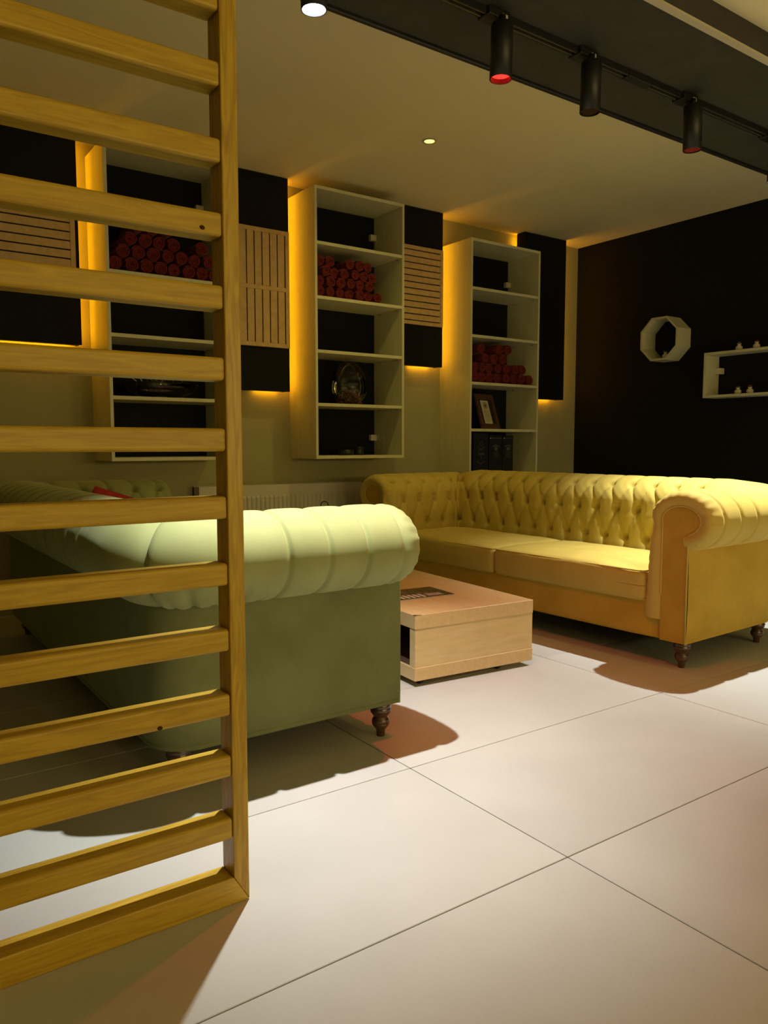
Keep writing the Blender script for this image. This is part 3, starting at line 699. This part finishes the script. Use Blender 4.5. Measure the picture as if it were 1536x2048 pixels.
# ------------------------------------------------------------------ framed certificate and cartons on the third unit
fz = b3 + 0.342 + 0.0205
fr = thing('framed_certificate', 'wood-framed certificate leaning back on the shelf behind the yellow sofa', 'frame', (4.135, 4.42, fz), (R(-17), 0, R(14)))
FW, FH, FB = 0.245, 0.285, 0.032
for lo, hi in (((-FW / 2, 0, 0), (FW / 2, 0.022, FB)), ((-FW / 2, 0, FH - FB), (FW / 2, 0.022, FH)), ((-FW / 2, 0, FB), (-FW / 2 + FB, 0.022, FH - FB)), ((FW / 2 - FB, 0, FB), (FW / 2, 0.022, FH - FB))):
    s = obj('frame_moulding', box(lo, hi, 0.004, 2), 'framewood', fr)
for lo, hi in (((-FW / 2 + FB, 0.004, FB), (FW / 2 - FB, 0.012, FB + 0.010)), ((-FW / 2 + FB, 0.004, FH - FB - 0.010), (FW / 2 - FB, 0.012, FH - FB))): obj('inner_moulding', box(lo, hi, 0.002, 1), 'framewood', fr)
obj('mount', box((-FW / 2 + FB, 0.012, FB), (FW / 2 - FB, 0.018, FH - FB)), 'matboard', fr)
pp = obj('certificate', box((-0.058, 0.0105, 0.048), (0.048, 0.012, 0.236)), 'paper', fr)
ring = [(-0.002 + 0.024 * math.cos(R(15 * k)), 0.0102, 0.195 + 0.024 * math.sin(R(15 * k))) for k in range(24)]
obj('printed_seal', tube(ring, 0.0024, 6, True), 'ink', pp)
obj('printed_emblem', prism([(-0.002 + 0.013 * math.cos(R(45 * k + 22)), 0.195 + 0.016 * math.sin(R(45 * k + 22))) for k in range(8)], 'y', 0.0099, 0.0105), 'ink', pp)
for k in range(7):
    wd = (0.036, 0.042, 0.038, 0.044, 0.034, 0.042, 0.026)[k]
    obj('printed_line', box((-0.005 - wd, 0.0101, 0.150 - k * 0.013), (-0.005 + wd, 0.0106, 0.1525 - k * 0.013)), 'ink', pp)

cz = b3 + 0.0205
def carton(x, y, w_, h_, label, kind):
    t = thing('bottle_carton', label, 'carton', (x, y, cz), (0, 0, 0), 'black cartons on the lowest shelf')
    b_ = obj('box_body', box((0, 0, 0), (w_, w_ * 0.9, h_), 0.0015, 1), 'carton', t)
    obj('lid', box((-0.0008, -0.0008, h_ - 0.05), (w_ + 0.0008, w_ * 0.9 + 0.0008, h_ + 0.001), 0.0015, 1), 'carton', t)
    y0, y1 = -0.0016, -0.0006; m = w_ / 2
    def bar(ax, az, bx, bz, th):
        d = Vector((bx - ax, bz - az)); n = Vector((-d.y, d.x)).normalized() * th / 2
        return prism([(ax + n.x, az + n.y), (bx + n.x, bz + n.y), (bx - n.x, bz - n.y), (ax - n.x, az - n.y)], 'y', y0, y1)
    if kind == 0:
        rg = [(m + 0.012 * math.cos(R(20 * k)), y0, h_ * 0.74 + 0.017 * math.sin(R(20 * k))) for k in range(18)]
        obj('printed_head', tube(rg, 0.0016, 5, True), 'print', b_)
        obj('printed_cross', bar(m - 0.035, h_ * 0.66, m + 0.03, h_ * 0.56, 0.004), 'print', b_); obj('printed_cross', bar(m + 0.035, h_ * 0.66, m - 0.03, h_ * 0.56, 0.004), 'print', b_)
        for k in range(5): obj('printed_script', bar(m - 0.026 + 0.011 * k, h_ * 0.475, m - 0.020 + 0.011 * k, h_ * (0.53 if k % 2 == 0 else 0.51), 0.004), 'print', b_)
        obj('printed_script', bar(m - 0.03, h_ * 0.478, m + 0.034, h_ * 0.484, 0.007), 'print', b_)
        obj('printed_mark', bar(m, h_ * 0.44, m, h_ * 0.37, 0.006), 'print', b_)
        obj('printed_shield', bar(m - 0.04, h_ * 0.32, m, h_ * 0.24, 0.004), 'print', b_); obj('printed_shield', bar(m + 0.04, h_ * 0.32, m, h_ * 0.24, 0.004), 'print', b_)
    else:
        obj('printed_dot', prism([(0.010 + 0.005 * math.cos(R(30 * k)), h_ - 0.022 + 0.005 * math.sin(R(30 * k))) for k in range(12)], 'y', y0 - 0.001, y1), 'page', b_)
        obj('printed_line', bar(0.022, h_ - 0.022, w_ - 0.012, h_ - 0.022, 0.006), 'print', b_)
        for s in (-1, 1): obj('printed_arch', bar(m + s * 0.036, h_ * 0.70, m, h_ * 0.755, 0.008), 'print', b_)
        obj('printed_medallion', prism([(m + 0.019 * math.cos(R(30 * k)), h_ * 0.655 + 0.015 * math.sin(R(30 * k))) for k in range(12)], 'y', y0, y1), 'print', b_)
        for k in range(4): obj('printed_line', bar(m - 0.026, h_ * (0.565 - 0.045 * k), m + 0.026, h_ * (0.565 - 0.045 * k), 0.004), 'print', b_)
carton(3.945, 4.42, 0.150, 0.310, 'black carton with a white crest, leftmost of three on the lowest shelf', 0)
carton(4.108, 4.42, 0.135, 0.295, 'black carton with an arched print, middle one of three on the lowest shelf', 1)
carton(4.252, 4.42, 0.108, 0.295, 'black carton with an arched print, rightmost of three on the lowest shelf', 1)

# ------------------------------------------------------------------ shelves on the black wall
oc = thing('octagon_shelf', 'small cream octagonal wall shelf on the black wall', 'shelf', (XW - 0.17, 3.692, 1.752))
ap, T = 0.163, 0.015
for k in range(8):
    a0, a1 = R(45 * k - 22.5), R(45 * k + 22.5); r0, r1 = ap / math.cos(R(22.5)), (ap - T) / math.cos(R(22.5))
    obj('side_board', prism([(r0 * math.cos(a0), r0 * math.sin(a0)), (r0 * math.cos(a1), r0 * math.sin(a1)), (r1 * math.cos(a1), r1 * math.sin(a1)), (r1 * math.cos(a0), r1 * math.sin(a0))], 'x', 0, 0.168), 'cream', oc)
obj('corner_bracket', box((0.12, -0.10, 0.09), (0.165, -0.06, 0.115), 0.003), 'white_plastic', oc)
rs_ = thing('box_shelf', 'long open cream box shelf on the black wall at the right edge', 'shelf', (XW - 0.17, 2.30, 1.284))
LN, HH = 1.005, 0.323
obj('bottom_board', box((0, 0, 0), (0.168, LN, 0.018), 0.0008, 1), 'cream', rs_); obj('top_board', box((0, 0, HH - 0.018), (0.168, LN, HH), 0.0008, 1), 'cream', rs_)
for a_, b_ in ((0, 0.018), (LN - 0.018, LN)): obj('end_board', box((0, a_, 0.018), (0.168, b_, HH - 0.018), 0.0008, 1), 'cream', rs_)
for y_ in (LN - 0.018 - 0.045, 0.018): obj('corner_bracket', box((0.115, y_, 0.175), (0.165, y_ + 0.045, 0.218), 0.003), 'white_plastic', rs_)

vase_me = lathe([(0.012, 0), (0.020, 0.004), (0.024, 0.014), (0.021, 0.024), (0.012, 0.032), (0.010, 0.036), (0.016, 0.043), (0.0145, 0.043), (0.008, 0.036)], 20, True, False); vase_me.materials.append(M['ceramic'])
def vase(y, z, label, kind):
    t = thing('miniature_vase', label, 'vase', (XW - 0.13, y, z), (0, 0, 0), 'miniature white vases on the black wall')
    obj('vase_body', vase_me, None, t)
    v, f = [], []; rs = random.Random(int(y * 1000))
    for k in range(9):
        a_ = 6.28 * k / 9; d = Vector((math.cos(a_), math.sin(a_), 0)); s = Vector((-d.y, d.x, 0)); b = len(v); e = rs.uniform(0.014, 0.023); hh = rs.uniform(0.004, 0.018)
        c = Vector((0, 0, 0.041)); v += [c, c + d * e * 0.6 + s * 0.006 + Vector((0, 0, hh)), c + d * e + Vector((0, 0, hh * 0.9)), c + d * e * 0.6 - s * 0.006 + Vector((0, 0, hh))]; f.append((b, b + 1, b + 2, b + 3))
    obj('flowers', pyd(v, f), kind, t)
vase(3.062, 1.284 + HH + 0.0005, 'tiny white vase with pale sprigs on top of the box shelf', 'petal_green')
vase(2.935, 1.284 + HH + 0.0005, 'tiny white vase with dark red petals on top of the box shelf', 'petal_red')
vase(3.058, 1.3025, 'tiny white vase with green sprigs inside the box shelf', 'petal_green')
vase(2.970, 1.3025, 'tiny white vase with red petals inside the box shelf', 'petal_red')
vase(3.655, 1.752 - ap + T + 0.0005, 'tiny white vase inside the octagonal shelf', 'petal_green')
